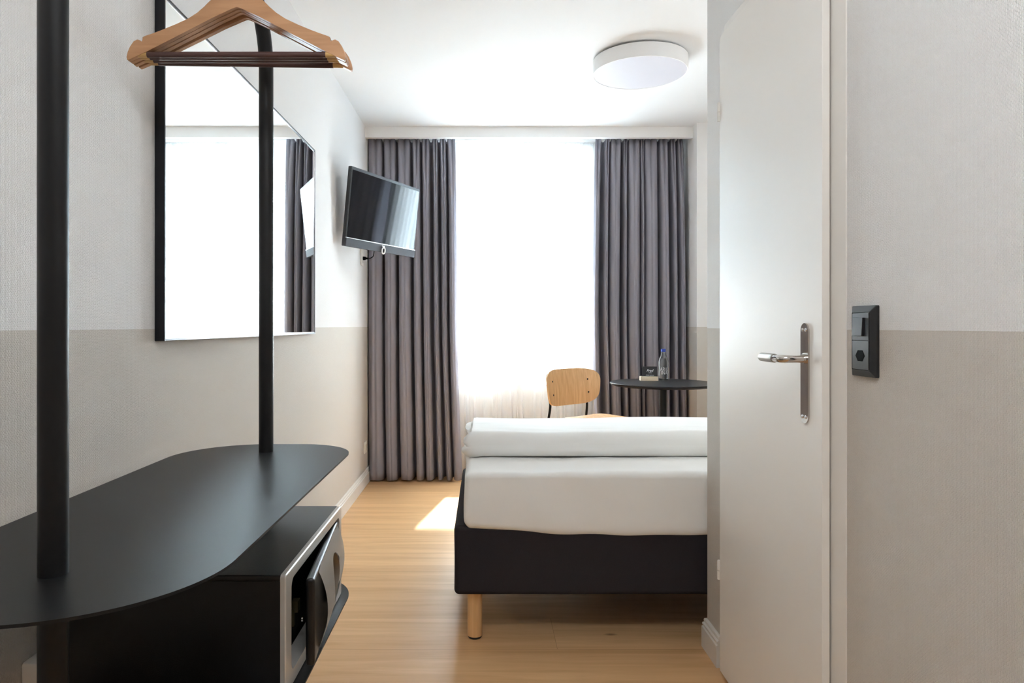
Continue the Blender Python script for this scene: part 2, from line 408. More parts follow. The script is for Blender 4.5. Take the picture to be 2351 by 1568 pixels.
# ------------------------------------------------------------------ door on the hall wall
door = thing('door_1', (0.74, 1.86, 0), kind='structure')
FX = 0.735                     # face of the leaf
b = new(); pts = [(1.519, .022), (2.18, .022)] + rrect(1.519, 2.18, 0.022, 2.003, [0.01, 0.01, 0.018, 0.018], 6)[14:]
prism(b, pts, FX, FX + 0.017, 'x', 0.0012)
leaf = obj('door_leaf', b, DOORM, door)
b = new(); prism(b, [(1.548, 0.024), (2.148, 0.024), (2.148, 1.968), (1.548, 1.968)], FX + 0.0165, FX + 0.038, 'x'); obj('door_rebate', b, DOORM, leaf)
b = new()                      # casing, flush to the wall
box(b, 0.7572, 0.775, 1.462, 1.545, 0, 2.05, 0.002); box(b, 0.7572, 0.775, 2.151, 2.205, 0, 2.05, 0.002); box(b, 0.7572, 0.775, 1.545, 2.151, 1.972, 2.05, 0.002)
box(b, 0.774, 0.858, 1.515, 1.533, 0, 2.02); box(b, 0.774, 0.858, 2.167, 2.19, 0, 2.02)
obj('door_frame', b, WHITE, door)
for z in (0.335, 1.77):
    b = new(); lathe(b, [(0, 0), (.0062, 0.0015), (.0062, .0285), (.0062, .0285)], (0.735, 2.186, z - .031), 14); lathe(b, [(0.0062, 0), (.0062, .028), (.004, .031), (0, .031)], (0.735, 2.186, z), 14)
    tag(obj('hinge', b, WHITE, door))
hp = None
b = new(); prism(b, rrect(1.577, 1.615, 0.877, 1.106, 0.0188, 10), FX - 0.0035, FX + 0.0005, 'x', 0.0012); hp = obj('handle_plate', b, STEEL, door)
for z in (0.892, 1.091):
    for y in (1.588, 1.604):
        b = new(); lathe(b, [(0, 0), (0.0042, 0), (0.0040, .0012), (.0022, .0024), (0, .0014)], (0, 0, 0), 14)
        xf(b, Matrix.Translation((FX - .0035, y, z)) @ Matrix.Rotation(-PI / 2, 4, 'Y')); obj('screw', b, CHROME, hp)
lv = new(); hz = 1.024
tube(lv, [(FX - .001, 1.592, hz), (FX - 0.008, 1.592, hz)], 0.0105, 24)
tube(lv, [(FX - .006, 1.592, hz), (FX - 0.022, 1.592, hz), (FX - 0.040, 1.592, hz), (FX - 0.048, 1.594, hz), (FX - 0.054, 1.600, hz), (FX - 0.056, 1.610, hz), (FX - 0.056, 1.645, hz)], [.0085, .0083, .0086, .009, .009, .0088, .0085], 24)
lev = obj('lever_handle', lv, STEEL, door)
b = new(); tube(b, [(FX - .056, 1.632, hz), (FX - .056, 1.634, hz), (FX - .056, 1.706, hz), (FX - .056, 1.711, hz)], [.0092, .0105, .0105, .0085], 28); obj('grip', b, BRUSH, lev)

# ------------------------------------------------------------------ switch and socket plate by the door
sw = thing('light_switch', (0.756, 1.387, 1.07), 'tall black plate with rocker switch above hexagonal socket, right of the door', 'switch')
b = new()
y0, y1, z0, z1 = 1.342, 1.432, 0.999, 1.140
A = [b.verts.new((0.7605, y, z)) for y, z in rrect(y0, y1, z0, z1, 0.003, 3)]
B_ = [b.verts.new((0.7545, y, z)) for y, z in rrect(y0, y1, z0, z1, 0.003, 3)]
C_ = [b.verts.new((0.7475, y, z)) for y, z in rrect(y0 + .0125, y1 - .0125, z0 + .013, z1 - .013, 0.002, 3)]
D_ = [b.verts.new((0.7500, y, z)) for y, z in rrect(y0 + .0130, y1 - .0130, z0 + .0135, z1 - .0135, 0.002, 3)]
for P, Q in ((A, B_), (B_, C_), (C_, D_)):
    for i in range(len(P)): b.faces.new((P[i], P[(i + 1) % len(P)], Q[(i + 1) % len(P)], Q[i]))
b.faces.new(D_); b.faces.new(A[::-1])
obj('plate_frame', b, BLACKP, sw)
top = obj('switch_insert', bx(0.7470, 0.752, 1.3565, 1.4175, 1.0715, 1.1255, 0.0008), BLACKP, sw)
b = bx(0, 0.006, -0.0185, 0.0185, -0.0185, 0.0185, 0.0012, M=Matrix.Translation((0.7425, 1.391, 1.098)) @ Matrix.Rotation(0.06, 4, 'Y')); obj('rocker', b, BLACKP, top)
HOLE = mat('socket_recess_black', (4, 4, 5), 0.8, spec=0.1)
so = obj('socket_insert', bx(0.7470, 0.752, 1.3565, 1.4175, 1.0135, 1.0705, 0.0008), BLACKP, sw)
b = new(); hexp = [(1.387 + 0.018 * math.cos(a) * .94, 1.0405 + 0.0115 * math.sin(a) * 1.1) for a in [k * PI / 3 for k in range(6)]]
prism(b, hexp, 0.7466, 0.7476, 'x'); obj('socket_recess', b, HOLE, so)

# ------------------------------------------------------------------ ceiling lamp
lc = (0.80, 3.594)
LAMPW = mat('lamp_white_shade', (240, 240, 240), 0.55); DIFF = mat('lamp_diffuser', (205, 205, 214), 0.5)
DIFF.node_tree.nodes['Principled BSDF'].inputs['Emission Color'].default_value = (0.95, 0.95, 1, 1); DIFF.node_tree.nodes['Principled BSDF'].inputs['Emission Strength'].default_value = 0.03
cl = thing('ceiling_light', (lc[0], lc[1], CEIL), 'large round flat white ceiling lamp above the bed', 'ceiling light')
obj('mounting_plate', lathe(new(), [(0, -.012), (.2, -.012), (.2, 0), (0, 0)], (lc[0], lc[1], CEIL), 64), mat('lamp_mount_grey', (120, 118, 116), .6), cl)
b = lathe(new(), [(.236, -.010), (.2395, -.010), (.2405, -.012), (.2405, -.078), (.2395, -.0805), (.236, -.081), (.234, -.079), (.234, -.012), (.236, -.010)], (lc[0], lc[1], CEIL), 96, cap=False)
obj('shade', b, LAMPW, cl)
obj('shade_top', lathe(new(), [(0, -.0115), (.235, -.0115), (.235, -.0135), (0, -.0135)], (lc[0], lc[1], CEIL), 96), LAMPW, cl)
obj('diffuser', lathe(new(), [(0, -.079), (.2335, -.079), (.2345, -.076), (0, -.076)], (lc[0], lc[1], CEIL), 96), DIFF, cl)
# added fill lamp above the camera, out of view, brightens the near walls
HLY = 0.35
hl = thing('ceiling_light', (0.0, HLY, CEIL), 'added unseen fill lamp, round and lit, on the hall ceiling above the camera', 'ceiling light')
EM = mat('fill_lamp_glow', (250, 246, 240), 0.5); q = EM.node_tree.nodes['Principled BSDF']; q.inputs['Emission Color'].default_value = (.93, .97, 1, 1); q.inputs['Emission Strength'].default_value = 5.0
obj('mounting_plate', lathe(new(), [(0, -.03), (.2, -.03), (.2, 0), (0, 0)], (0, HLY, CEIL), 48), LAMPW, hl)
obj('fill_lamp_shade', lathe(new(), [(0, -.03), (.27, -.03), (.28, -.045), (.28, -.13), (.26, -.15), (0, -.155)], (0, HLY, CEIL), 64), EM, hl)

# ------------------------------------------------------------------ curtains
PX = lambda px, d: (px - 1113) / 1600 * d
def curtain(name, ridges, ext, y_front, y_back, z0, z1, m, label, group=None, hem=True, sub=7, dent=1.0):
    """ridges: px ranges at mid height; ext: ((top l, r), (mid l, r), (bottom l, r)) in px"""
    ycen = (y_front + y_back) / 2
    P = []; prev = None
    for a, c in ridges:
        if prev is not None:
            g = a - prev; dep = min(1.0, 0.45 + g / 14)
            P.append((prev + g * .30, dep * .85, 0)); P.append((prev + g * .68, dep, 0))
        wd = c - a
        P.append((a + wd * .02, 0.22, 0)); P.append((a + wd * .32, random.uniform(0, .05), .5)); P.append((a + wd * .52, .04, 1)); P.append((c - wd * .28, random.uniform(0, .10), .5)); P.append((c, 0.28, 0))
        prev = c
    prof = catmull(P, sub)
    ml, mr = ext[1]; l0 = P[0][0]; r0 = P[-1][0]
    bm = new(); rows = []
    NZ = 44
    for j in range(NZ + 1):
        t = j / NZ                                # 0 top .. 1 bottom
        z = z1 + (z0 - z1) * t
        if t < 0.5: k = (t / .5) ** .6; L = ext[0][0] + (ml - ext[0][0]) * k; R_ = ext[0][1] + (mr - ext[0][1]) * k
        else: k = (t - .5) / .5; L = ml + (ext[2][0] - ml) * k ** 1.5; R_ = mr + (ext[2][1] - mr) * k ** 1.5
        amp = 0.55 + 0.45 * min(1, t / 0.25) ** .7
        row = []
        for i, p in enumerate(prof):
            s = (p.x - l0) / (r0 - l0)
            x = L + (R_ - L) * s
            wob = noise.noise(Vector((s * 9, t * 2.2, 3.1 + len(ridges)))) * 2.6 * t
            yy = y_front + (y_back - y_front) * min(1.08, max(-.02, (p.y * amp + (1 - amp) * .35)))
            yy += noise.noise(Vector((s * 14, t * 3, 7))) * .007 * t
            yy += max(0, p.z) * .040 * max(0, 1 - t / .20) ** 1.2 * dent
            zz = z
            if j == 0: zz -= 0.014 * (0.5 - 0.5 * math.cos((p.y) * PI)) + .004 * noise.noise(Vector((s * 30, 0, 0)))
            if j == NZ: zz += 0.006 * noise.noise(Vector((s * 12, 5, 0)))
            if hem and z < 0.125: yy -= 0.0018
            row.append(bm.verts.new((PX(x + wob, ycen), yy, zz)))
        rows.append(row)
    for A, B in zip(rows, rows[1:]):
        for i in range(len(A) - 1): bm.faces.new((A[i], A[i + 1], B[i + 1], B[i]))
    o = obj(name, bm, m)
    for f in o.data.polygons: f.use_smooth = True
    md = o.modifiers.new('thickness', 'SOLIDIFY'); md.thickness = 0.0016 if m is DRAPE else 0.0005; md.offset = 0
    return tag(o, label, 'curtain', group)
LR = [(851, 880), (887, 911), (919, 944), (953, 967), (974, 989), (999, 1008), (1016, 1027), (1033, 1050)]
curtain('curtain', LR, ((848, 1045), (849, 1050), (850, 1062)), 4.900, 5.030, 0.012, 2.428, DRAPE, 'long grey curtain gathered beside the television on the left of the window')
RR = [(1358, 1372), (1384, 1393), (1398, 1420), (1429, 1436), (1441, 1466), (1470, 1476), (1480, 1508), (1516, 1534), (1543, 1553), (1560, 1571)]
curtain('curtain', RR, ((1366, 1564), (1358, 1572), (1370, 1575)), 4.900, 5.030, 0.012, 2.428, DRAPE, 'long grey curtain gathered behind the round black table')
def sheer(px0, px1, label, yo=0.0):
    rs = []; x = px0
    while x < px1 - 14:
        wd = random.uniform(9, 18); rs.append((x, min(x + wd, px1 - 1))); x += wd + random.uniform(5, 11)
    a, c = rs[0][0], rs[-1][1]
    curtain('sheer_curtain', rs, ((a, c), (a, c), (a, c)), 5.058 + yo, 5.088 + yo, 0.015, 2.436, SHEER, label, hem=False, sub=5, dent=0.2)
sheer(856, 1192, 'translucent white sheer curtain covering the left half of the window')
sheer(1187, 1553, 'translucent white sheer curtain covering the right half of the window', 0.014)
tr = obj('curtain_track', bx(XL + .002, 1.423, 4.93, 4.975, 2.444, 2.479, 0.003), WFR); tag(tr, 'front white curtain rail hidden behind the beam, holding the grey curtains', 'curtain rail')
tr = obj('curtain_track', bx(XL + .002, 1.423, 5.045, 5.110, 2.444, 2.479, 0.003), WFR); tag(tr, 'rear white curtain rail holding the sheer curtains', 'curtain rail')

# ------------------------------------------------------------------ mirror on the left wall
mi = thing('wall_mirror', (XL, 2.53, 1.5), 'large rectangular wall mirror in a thin black metal frame', 'mirror')
my0, my1, mz0, mz1 = 1.752, 3.31, 1.062, 1.934
b = new()
box(b, XL, -0.805, my0, my0 + .006, mz0, mz1, .0006); box(b, XL, -0.805, my1 - .006, my1, mz0, mz1, .0006)
box(b, XL, -0.805, my0 + .006, my1 - .006, mz0, mz0 + .006, .0006); box(b, XL, -0.805, my0 + .006, my1 - .006, mz1 - .006, mz1, .0006)
obj('mirror_frame', b, mat('mirror_frame_black', (48, 48, 52), 0.28, 0.9), mi)
b = new()
for a in ((my0 + .0055, my0 + .0095, mz0 + .0055, mz1 - .0055), (my1 - .0095, my1 - .0055, mz0 + .0055, mz1 - .0055), (my0 + .0095, my1 - .0095, mz0 + .0055, mz0 + .0095), (my0 + .0095, my1 - .0095, mz1 - .0095, mz1 - .0055)): box(b, -.8095, -.8068, *a)
obj('inner_lip', b, mat('mirror_lip_silver', (190, 192, 196), .2, .9), mi, False)
obj('mirror_glass', bx(XL + .004, -0.8085, my0 + .0055, my1 - .0055, mz0 + .0055, mz1 - .0055), MIRROR, mi, False)

# ------------------------------------------------------------------ television
TVM = Matrix.Translation((-0.5984, 4.1903, 1.7638)) @ Matrix.Rotation(1.1284, 4, 'Z') @ Matrix.Rotation(0.1089, 4, 'X')
tv = thing('television', (-0.63, 4.2, 1.55), 'black flat television on a wall arm, tilted down beside the grey curtain', 'television')
W2, H2 = 0.3675, 0.2215
TVB = mat('tv_dark_casing', (44, 45, 50), 0.4)
b = bx(-W2, W2, 0.0, 0.024, -H2, H2, 0.004, M=TVM); box(b, -.24, .24, .02, .052, -.16, .13, .012, M=TVM); obj('casing', b, TVB, tv)
SCR = mat('tv_screen_glass', (10, 10, 13), 0.05, spec=0.9)
obj('screen', bx(-W2 + .012, W2 - .010, -.0012, .003, -H2 + .052, H2 - .018, M=TVM), SCR, tv, False)
obj('speaker_bar', bx(-W2 + .001, W2 - .001, -.006, .004, -H2, -H2 + .046, .003, M=TVM), mat('speaker_cloth_dark', (50, 53, 60), 0.7, bump=((900, 900, 900), .4, .0005)), tv)
obj('silver_strip', bx(-W2, W2, -.0065, .002, -H2 + .046, -H2 + .0505, .0006, M=TVM), mat('silver_strip', (225, 225, 228), .25, .6), tv)
b = new(); tube(b, [(0.018 * math.sin(t) * .85, -0.0105, -H2 + .010 + .0185 * math.cos(t)) for t in [2 * PI * k / 40 for k in range(40)]], 0.0045, 12, closed=True); xf(b, TVM); obj('control_ring', b, mat('white_ring', (240, 240, 240), .3), tv)
obj('logo', bx(-.014, .014, -.0073, -.004, -H2 + .0335, -H2 + .0395, M=TVM), mat('logo_white', (235, 235, 235), .4), tv, False)
obj('side_button', bx(W2 - .001, W2 + .002, .004, .014, .11, .16, .001, M=TVM), TVB, tv)
b = new(); box(b, XL, -0.818, 4.24, 4.36, 1.66, 1.86, .003)
pm = TVM @ Vector((0, .05, 0)); pm2 = TVM @ Vector((0, .075, 0))
box(b, -.08, .08, .05, .06, -.08, .08, .002, M=TVM)
tube(b, [(-0.82, 4.30, pm.z + .02), (-.76, 4.33, pm.z + .02), tuple(pm2 + Vector((0, .01, .02))), tuple(pm)], .016, 14)
obj('wall_bracket', b, mat('bracket_pale_grey', (214, 210, 204), .45), tv)
# socket with the black plug below it
ws = thing('wall_socket', (XL, 4.68, 1.57), 'white wall socket below the television with a black plug in it', 'socket')
obj('plate', bx(XL, XL + .010, 4.64, 4.72, 1.505, 1.655, .003), WHITE, ws)
b = new()
for z in (1.545, 1.612): prism(b, rrect(4.655, 4.705, z - .022, z + .022, .004, 4), XL + .009, XL + .0125, 'x', .001)
obj('socket_face', b, TRIM, ws)
pg = thing('plug', (XL + .0125, 4.68, 1.55), 'black plug and lead below the television', 'plug')
b = new(); tube(b, [(XL + .0126, 4.68, 1.553), (XL + .018, 4.68, 1.553), (XL + .030, 4.68, 1.553), (XL + .032, 4.68, 1.553), (XL + .045, 4.68, 1.552)], [.0125, .0125, .011, .007, .006], 16); obj('plug_body', b, HOLE, pg)
b = new(); tube(b, [tuple(p) for p in catmull([(XL + .043, 4.68, 1.552), (XL + .065, 4.68, 1.556), (XL + .085, 4.67, 1.575), (XL + .10, 4.6, 1.64), (XL + .11, 4.5, 1.70), (XL + .13, 4.38, 1.72)], 6)], .0028, 10); obj('cable', b, HOLE, pg)
ws = thing('wall_socket', (XL, 4.80, 0.26), 'white wall socket low on the left wall beside the curtain', 'socket')
obj('plate', bx(XL, XL + .010, 4.765, 4.845, .222, .304, .003), WHITE, ws)
b = new(); prism(b, rrect(4.785, 4.825, .243, .283, .004, 4), XL + .009, XL + .013, 'x', .001); obj('socket_face', b, TRIM, ws)
ws = thing('wall_socket', (XL, 1.29, 0.45), 'pale surface socket box low on the wall under the black shelf', 'socket')
sbx = bx(XL, XL + .042, 1.245, 1.325, .405, .497, .006); obj('box', sbx, WHITE, ws)
b = new(); prism(b, rrect(1.262, 1.308, .427, .475, .008, 5), XL + .041, XL + .0435, 'x', .001); obj('socket_face', b, TRIM, ws)

# ------------------------------------------------------------------ clothes rack with shelves
rack = thing('clothes_rack', (-0.55, 1.3, 0), 'black tubular clothes rail with rounded metal shelves beside the left wall', 'clothes rack')
RY0, RY1, RXc, RT, RR_ = 0.888, 1.753, -0.55, 1.915, 0.17
path = [(RXc, RY0, 0.01), (RXc, RY0, 0.4), (RXc, RY0, 0.784), (RXc, RY0, 1.3)]
path += [(RXc, RY0 + RR_ * (1 - math.cos(t)), RT - RR_ + RR_ * math.sin(t)) for t in [k * PI / 20 for k in range(11)]]
path += [(RXc, RY1 - RR_ * (1 - math.cos(t)), RT - RR_ + RR_ * math.sin(t)) for t in [k * PI / 20 for k in range(10, -1, -1)]]
path += [(RXc, RY1, 1.3), (RXc, RY1, 0.784), (RXc, RY1, 0.4), (RXc, RY1, 0.01)]
obj('rail_frame', tube(new(), path, 0.0177, 40), BLACK, rack)
OUT = rrect(-0.762, -0.337, 0.732, 1.862, [.21, .21, .15, .19], 24)
for z in (0.784, 0.432):
    b = new(); prism(b, OUT, z - .004, z, 'z', .0012); s = obj('shelf', b, BLACK, rack)
for y in (RY0, RY1):
    obj('foot', lathe(new(), [(0, 0), (.035, 0), (.035, .006), (.022, .012), (0, .012)], (RXc, y, 0), 28), BLACK, rack)

# hangers
HX, HZ, HY = -0.55, 1.808, 1.552
U = 0.2476e-3
half = [(0, -175), (22, -172), (40, -160), (62, -138), (105, -100), (150, -62), (225, 0), (262, 35), (290, 65), (350, 125), (430, 178), (550, 230), (680, 285), (822, 336), (838, 346), (836, 394), (846, 390), (862, 372), (884, 366), (915, 383), (947, 430), (968, 480), (978, 525), (974, 548), (965, 555), (900, 522), (800, 474), (600, 381), (400, 288), (200, 196), (25, 115), (0, 100)]
half = [(a, bq if i < 23 else bq) for i, (a, bq) in enumerate(half)]
half[-8:] = [(965, 555), (900, 522), (800, 474), (600, 368), (400, 262), (200, 156), (25, 70), (0, 64)][-8:]
def hanger_outline():
    r = [(a * U, (66 - c) * U) for a, c in half]
    return r + [(-a, c) for a, c in reversed(r[1:-1])]
def make_hanger():
    root = thing('clothes_hanger', (HX, HY, RT), None, 'hanger', 'wooden hangers on the clothes rail')
    b = new(); o = hanger_outline(); prism(b, [(HX + a, HZ + c) for a, c in o], HY - .006, HY + .006, 'y', .0013, 2)
    for v in b.verts:                       # shoulders sweep slightly forward
        s = (v.co.x - HX) / .24; v.co.y -= 0.006 * s * s
    obj('body', b, BEECH, root)
    zb = HZ + (66 - 495) * U
    bar = obj('trouser_bar', tube(new(), [(HX - .226, HY - .004, zb), (HX - .222, HY - .004, zb), (HX + .222, HY - .004, zb), (HX + .226, HY - .004, zb)], [.0045, .006, .006, .0045], 20), BEECHB, root)
    obj('ribbed_sleeve', tube(new(), [(HX - .199, HY - .004, zb), (HX + .197, HY - .004, zb)], .0067, 20), SLEEVE, bar)
    zt = HZ + (66 + 172) * U; zc = RT; r = .0215
    pts = [(HX, HY, zt - .02), (HX, HY, zt), (HX, HY, zc - r - .012)] + [(HX + r * math.cos(t), HY, zc - .0 + r * math.sin(t) - .0015) for t in [(-80 + 12 * k) * PI / 180 for k in range(22)]]
    obj('hook', tube(new(), pts, .0019, 12), CHROME, root)
    return root
def copy_tree(o, parent=None):
    c = o.copy(); COL.objects.link(c)
    if parent: c.parent = parent; c.matrix_parent_inverse = o.matrix_parent_inverse.copy()
    for ch in [x for x in bpy.data.objects if x.parent == o]: copy_tree(ch, c)
    return c
h0 = make_hanger()
HL = ['wooden hanger nearest the camera, in front of the others on the rail', 'second wooden hanger from the camera, just behind the front one', 'third wooden hanger from the camera, just before the rearmost one', 'rearmost wooden hanger, turned slightly so its right tip sticks out']
hs = [h0] + [copy_tree(h0) for _ in range(3)]
for hh, lab, dy, rz in zip(hs, HL, (0, .0145, .029, .054), (0.0, 0.008, -0.004, 0.035)):
    hh['label'] = lab; hh.location.y = HY + dy; hh.rotation_euler.z = rz
hs[3].location.x += 0.003

# ------------------------------------------------------------------ safe on the lower shelf
sf = thing('safe', (-0.56, 1.49, 0.432), 'small black safe with silver front, door ajar, on the lower shelf', 'safe')
SB = mat('safe_black_enamel', (16, 15, 16), 0.36, bump=((700, 700, 700), .5, .0006))
sx0, sx1, sy0, sy1, sz0, sz1 = -0.755, -0.366, 1.25, 1.735, 0.4335, 0.652
b = new()
box(b, sx0, sx1, sy0, sy1, sz1 - .012, sz1, .003); box(b, sx0, sx1, sy0, sy1, sz0, sz0 + .012, .003)
box(b, sx0, sx1, sy0 + .0003, sy0 + .012, sz0 + .011, sz1 - .011, 0); box(b, sx0, sx1, sy1 - .012, sy1 - .0003, sz0 + .011, sz1 - .011, 0); box(b, sx0 + .0003, sx0 + .012, sy0 + .011, sy1 - .011, sz0 + .011, sz1 - .011, 0)
obj('body', b, SB, sf)
iy0, iy1, iz0, iz1 = 1.287, 1.712, .460, .632
def frame_ring(x0, x1, outer, inner, m, name, par):
    bm = new(); n = len(outer)
    V = [[bm.verts.new((x, y, z)) for y, z in P] for x, P in ((x0, outer), (x1 - .002, outer), (x1, [((y - 1.49) * .992 + 1.49, (z - .543) * .985 + .543) for y, z in outer]), (x1, inner), (x0 - .02, inner))]
    for A, B in zip(V, V[1:]):
        for i in range(n): bm.faces.new((A[i], A[(i + 1) % n], B[(i + 1) % n], B[i]))
    for i in range(n): bm.faces.new((V[0][i], V[0][(i + 1) % n], V[4][(i + 1) % n], V[4][i]))
    return obj(name, bm, m, par)
frame_ring(-.367, -.357, rrect(sy0, sy1, sz0, sz1, .006, 8), rrect(iy0, iy1, iz0, iz1, .018, 8), SILV, 'front_frame', sf)
b = bx(-.62, -.395, iy0 - .02, iy1 + .01, iz0 - .01, iz1 + .01); obj('inner_lining', b, mat('safe_inner_black', (14, 14, 15), .5), sf, False)
DM = Matrix.Translation((-.365, 1.705, 0)) @ Matrix.Rotation(0.098, 4, 'Z')       # door frame: y' runs to the near side
b = new(); box(b, -.011, .006, -.395, 0.0, .4585, .6235, .006, 3, M=DM); dr = obj('door', b, SB, sf)
b = new(); box(b, -.0122, -.006, -.385, -.01, .466, .616, .002, M=DM); obj('door_back_panel', b, mat('safe_edge_silver', (150, 148, 146), .3, .8), dr)
# bowed silver plate with an oval grip hole
def bow(y, z): 
    v = (z - .541) / .0805; return .0062 + .020 * (1 - v * v) - .004 * ((y + .19) / .19) ** 2
b = new(); n = 64; oy, oz, ea, eb = -.175, .548, .062, .050
Y0, Y1, Z0, Z1 = -.338, -.012, .4605, .6215
rings = []
for k in range(9):
    t = k / 8; ring = []
    for i in range(n):
        a = 2 * PI * i / n; cy, cz = ea * math.cos(a), eb * math.sin(a)
        dy, dz = math.cos(a), math.sin(a) * .9
        s = min(((Y1 - oy) if dy > 0 else (Y0 - oy)) / dy if abs(dy) > 1e-6 else 1e9, ((Z1 - oz) if dz > 0 else (Z0 - oz)) / dz if abs(dz) > 1e-6 else 1e9)
        y = oy + cy + (dy * s - cy) * t; z = oz + cz + (dz * s - cz) * t
        ring.append(b.verts.new((bow(y, z), y, z)))
    rings.append(ring)
for cy, cz in ((Y0, Z0), (Y0, Z1), (Y1, Z0), (Y1, Z1)):
    v = min(rings[-1], key=lambda q: (q.co.y - cy) ** 2 + (q.co.z - cz) ** 2); v.co = (bow(cy, cz), cy, cz)
for A, B in zip(rings, rings[1:]):
    for i in range(n): b.faces.new((A[i], A[(i + 1) % n], B[(i + 1) % n], B[i]))
r = bmesh.ops.solidify(b, geom=list(b.faces), thickness=.003)
xf(b, DM); fp = obj('front_plate', b, SILV, dr)
b = new(); R2 = []
for rr_, dp in ((1.04, .0), (.97, .012), (.8, .019), (.0, .021)):
    R2.append([b.verts.new((bow(oy, oz) - .004 - dp * .9 if rr_ < 1 else bow(oy + ea * rr_ * math.cos(2 * PI * i / n), oz + eb * rr_ * math.sin(2 * PI * i / n)) - .0035, oy + ea * rr_ * math.cos(2 * PI * i / n), oz + eb * rr_ * math.sin(2 * PI * i / n))) for i in range(n)])
for A, B in zip(R2, R2[1:]):
    for i in range(n): b.faces.new((A[i], A[(i + 1) % n], B[(i + 1) % n], B[i]))
bmesh.ops.remove_doubles(b, verts=b.verts, dist=1e-6)
xf(b, DM); obj('grip_recess', b, mat('recess_bronze_grey', (120, 110, 98), .35, .8), fp)
b = new(); box(b, -.396, -.384, 1.400, 1.412, .495, .530, .001); box(b, -.392, -.378, 1.408, 1.428, .520, .543, .001); obj('latch', b, mat('latch_brass', (120, 112, 84), .4, .8), sf)
b = new(); lathe(b, [(0, 0), (.0055, 0), (.005, .003), (.002, .0045), (0, .0045)], (0, 0, 0), 16); xf(b, Matrix.Translation((-.374, 1.425, .501)) @ Matrix.Rotation(PI / 2, 4, 'Y')); obj('screw', b, STEEL, sf)

# ------------------------------------------------------------------ bed
bed = thing('bed', (0.9, 2.9, 0), 'bed with charcoal upholstered base, white sheeted mattress and round wooden legs', 'bed')
BX0, BX1, BY0, BY1 = -0.106, 1.94, 2.408, 3.40
def base_fn(p, n):
    return p + n * (.002 * noise.noise(p * 5))
obj('bed_base', soft_box(((BX0 + BX1) / 2, (BY0 + BY1) / 2, .2875), (BX1 - BX0, BY1 - BY0, .241), .018, (40, 20, 6), base_fn), CHAR, bed)
for x in (-.035, 1.86):
    for y in (2.465, 3.33):
        lg = obj('leg', lathe(new(), [(.0255, .008), (.0262, .01), (.0262, .172), (0, .172)], (x, y, 0), 36), OAKL, bed)
        obj('glide', lathe(new(), [(0, 0), (.0225, 0), (.024, .002), (.024, .0085), (0, .0085)], (x, y, 0), 28), BLACKP, lg)
def mat_fn(p, n):
    q = p.copy()
    tz = (p.z - .39) / .2
    # the sheet is tucked in: pulled inwards at the bottom, softly creased
    k = max(0, 1 - tz * 4.5)
    q -= Vector((n.x, n.y if n.y > 0 else n.y * .1, 0)) * .016 * k * k
    w_ = noise.noise(Vector((p.x * 2.3, p.y * 2.3, p.z * 9 + 3))) * .005 + noise.noise(Vector((p.x * 7 + p.z * 9, p.y * 7, p.z * 5))) * .0025
    q += n * w_
    if n.y < -.3 and tz < .5:          # loose hem hanging over the front of the base
        u = min(1, max(0, (p.x + .055) / .30)); q.z -= .030 * u * u * (3 - 2 * u) * (1 - tz / .5); q.y -= .004 * (1 - tz / .5) * noise.noise(Vector((p.x * 6, 2, 0)))
    if tz < .35: q.z += .010 * noise.noise(Vector((p.x * 3.1, p.y * 3, 1))) * (1 - tz / .35)
    return q
obj('mattress', soft_box(((-0.072 + 1.93) / 2, (2.400 + 3.39) / 2, .498), (1.93 + .072, 3.39 - 2.400, .196), .024, (110, 50, 12), mat_fn), SHEET, bed)
# folded duvet: a fold that opens at the left end and at the window side
def duv_fn(p, n):
    q = p.copy()
    u = (p.x + .085); v = (p.y - 2.63)
    puff = noise.noise(Vector((p.x * 1.7, p.y * 2.2, 4))) * .010 + noise.noise(Vector((p.x * 5, p.y * 6 + p.z * 8, 9))) * .004 + noise.noise(Vector((p.x * 3, p.y * 22, 2))) * .0022
    if n.z > -.3: q += n * puff
    if n.z > .3: q.z -= .045 * max(0, v) ** 1.3
    # seam groove on the left end and softened corner
    if n.x < -.2:
        zc = .648 + .008 * math.sin(p.y * 14)
        q.x += .038 * math.exp(-((p.z - zc) / .009) ** 2) * min(1, max(0, v / .10)) 
        q.x += .012 * math.sin(p.y * 21) * .5
        if p.z > zc: q.x += .022 * min(1, max(0, v / .2))
    if u < .06 and v < .06 and p.z < .66: q.z -= .004; q.x -= .006
    return q
dv = obj('duvet', soft_box((.925, 2.985, .6475), (2.02, .69, .096), .043, (120, 60, 10), duv_fn), SHEET)
tag(dv, 'thick white duvet folded lengthwise on top of the mattress', 'duvet')

# added fill lamp hidden behind the partition, lifts the bed and far walls
wl_ = thing('fill_wall_lamp', (2.02, 2.95, 1.32), 'added unseen fill lamp, round opal globe on the wall above the head of the bed', 'fill lamp')
obj('wall_plate', xf(lathe(new(), [(0, 0), (.05, 0), (.05, .012), (.04, .016), (0, .016)], (0, 0, 0), 32), Matrix.Translation((2.02, 2.95, 1.32)) @ Matrix.Rotation(-PI / 2, 4, 'Y')), BLACK, wl_)
obj('arm', tube(new(), [(2.01, 2.95, 1.32), (1.95, 2.95, 1.32), (1.935, 2.95, 1.328), (1.93, 2.95, 1.345)], .007, 14), BLACK, wl_)
GLB = mat('fill_globe_glow', (250, 248, 244), .5); q = GLB.node_tree.nodes['Principled BSDF']; q.inputs['Emission Color'].default_value = (1, .96, .92, 1); q.inputs['Emission Strength'].default_value = 15.0
obj('globe', lathe(new(), [(0, 0)] + [(.07 * math.sin(t), .07 - .07 * math.cos(t)) for t in [PI * k / 24 for k in range(1, 24)]] + [(0, .14)], (1.93, 2.95, 1.34), 40), GLB, wl_)

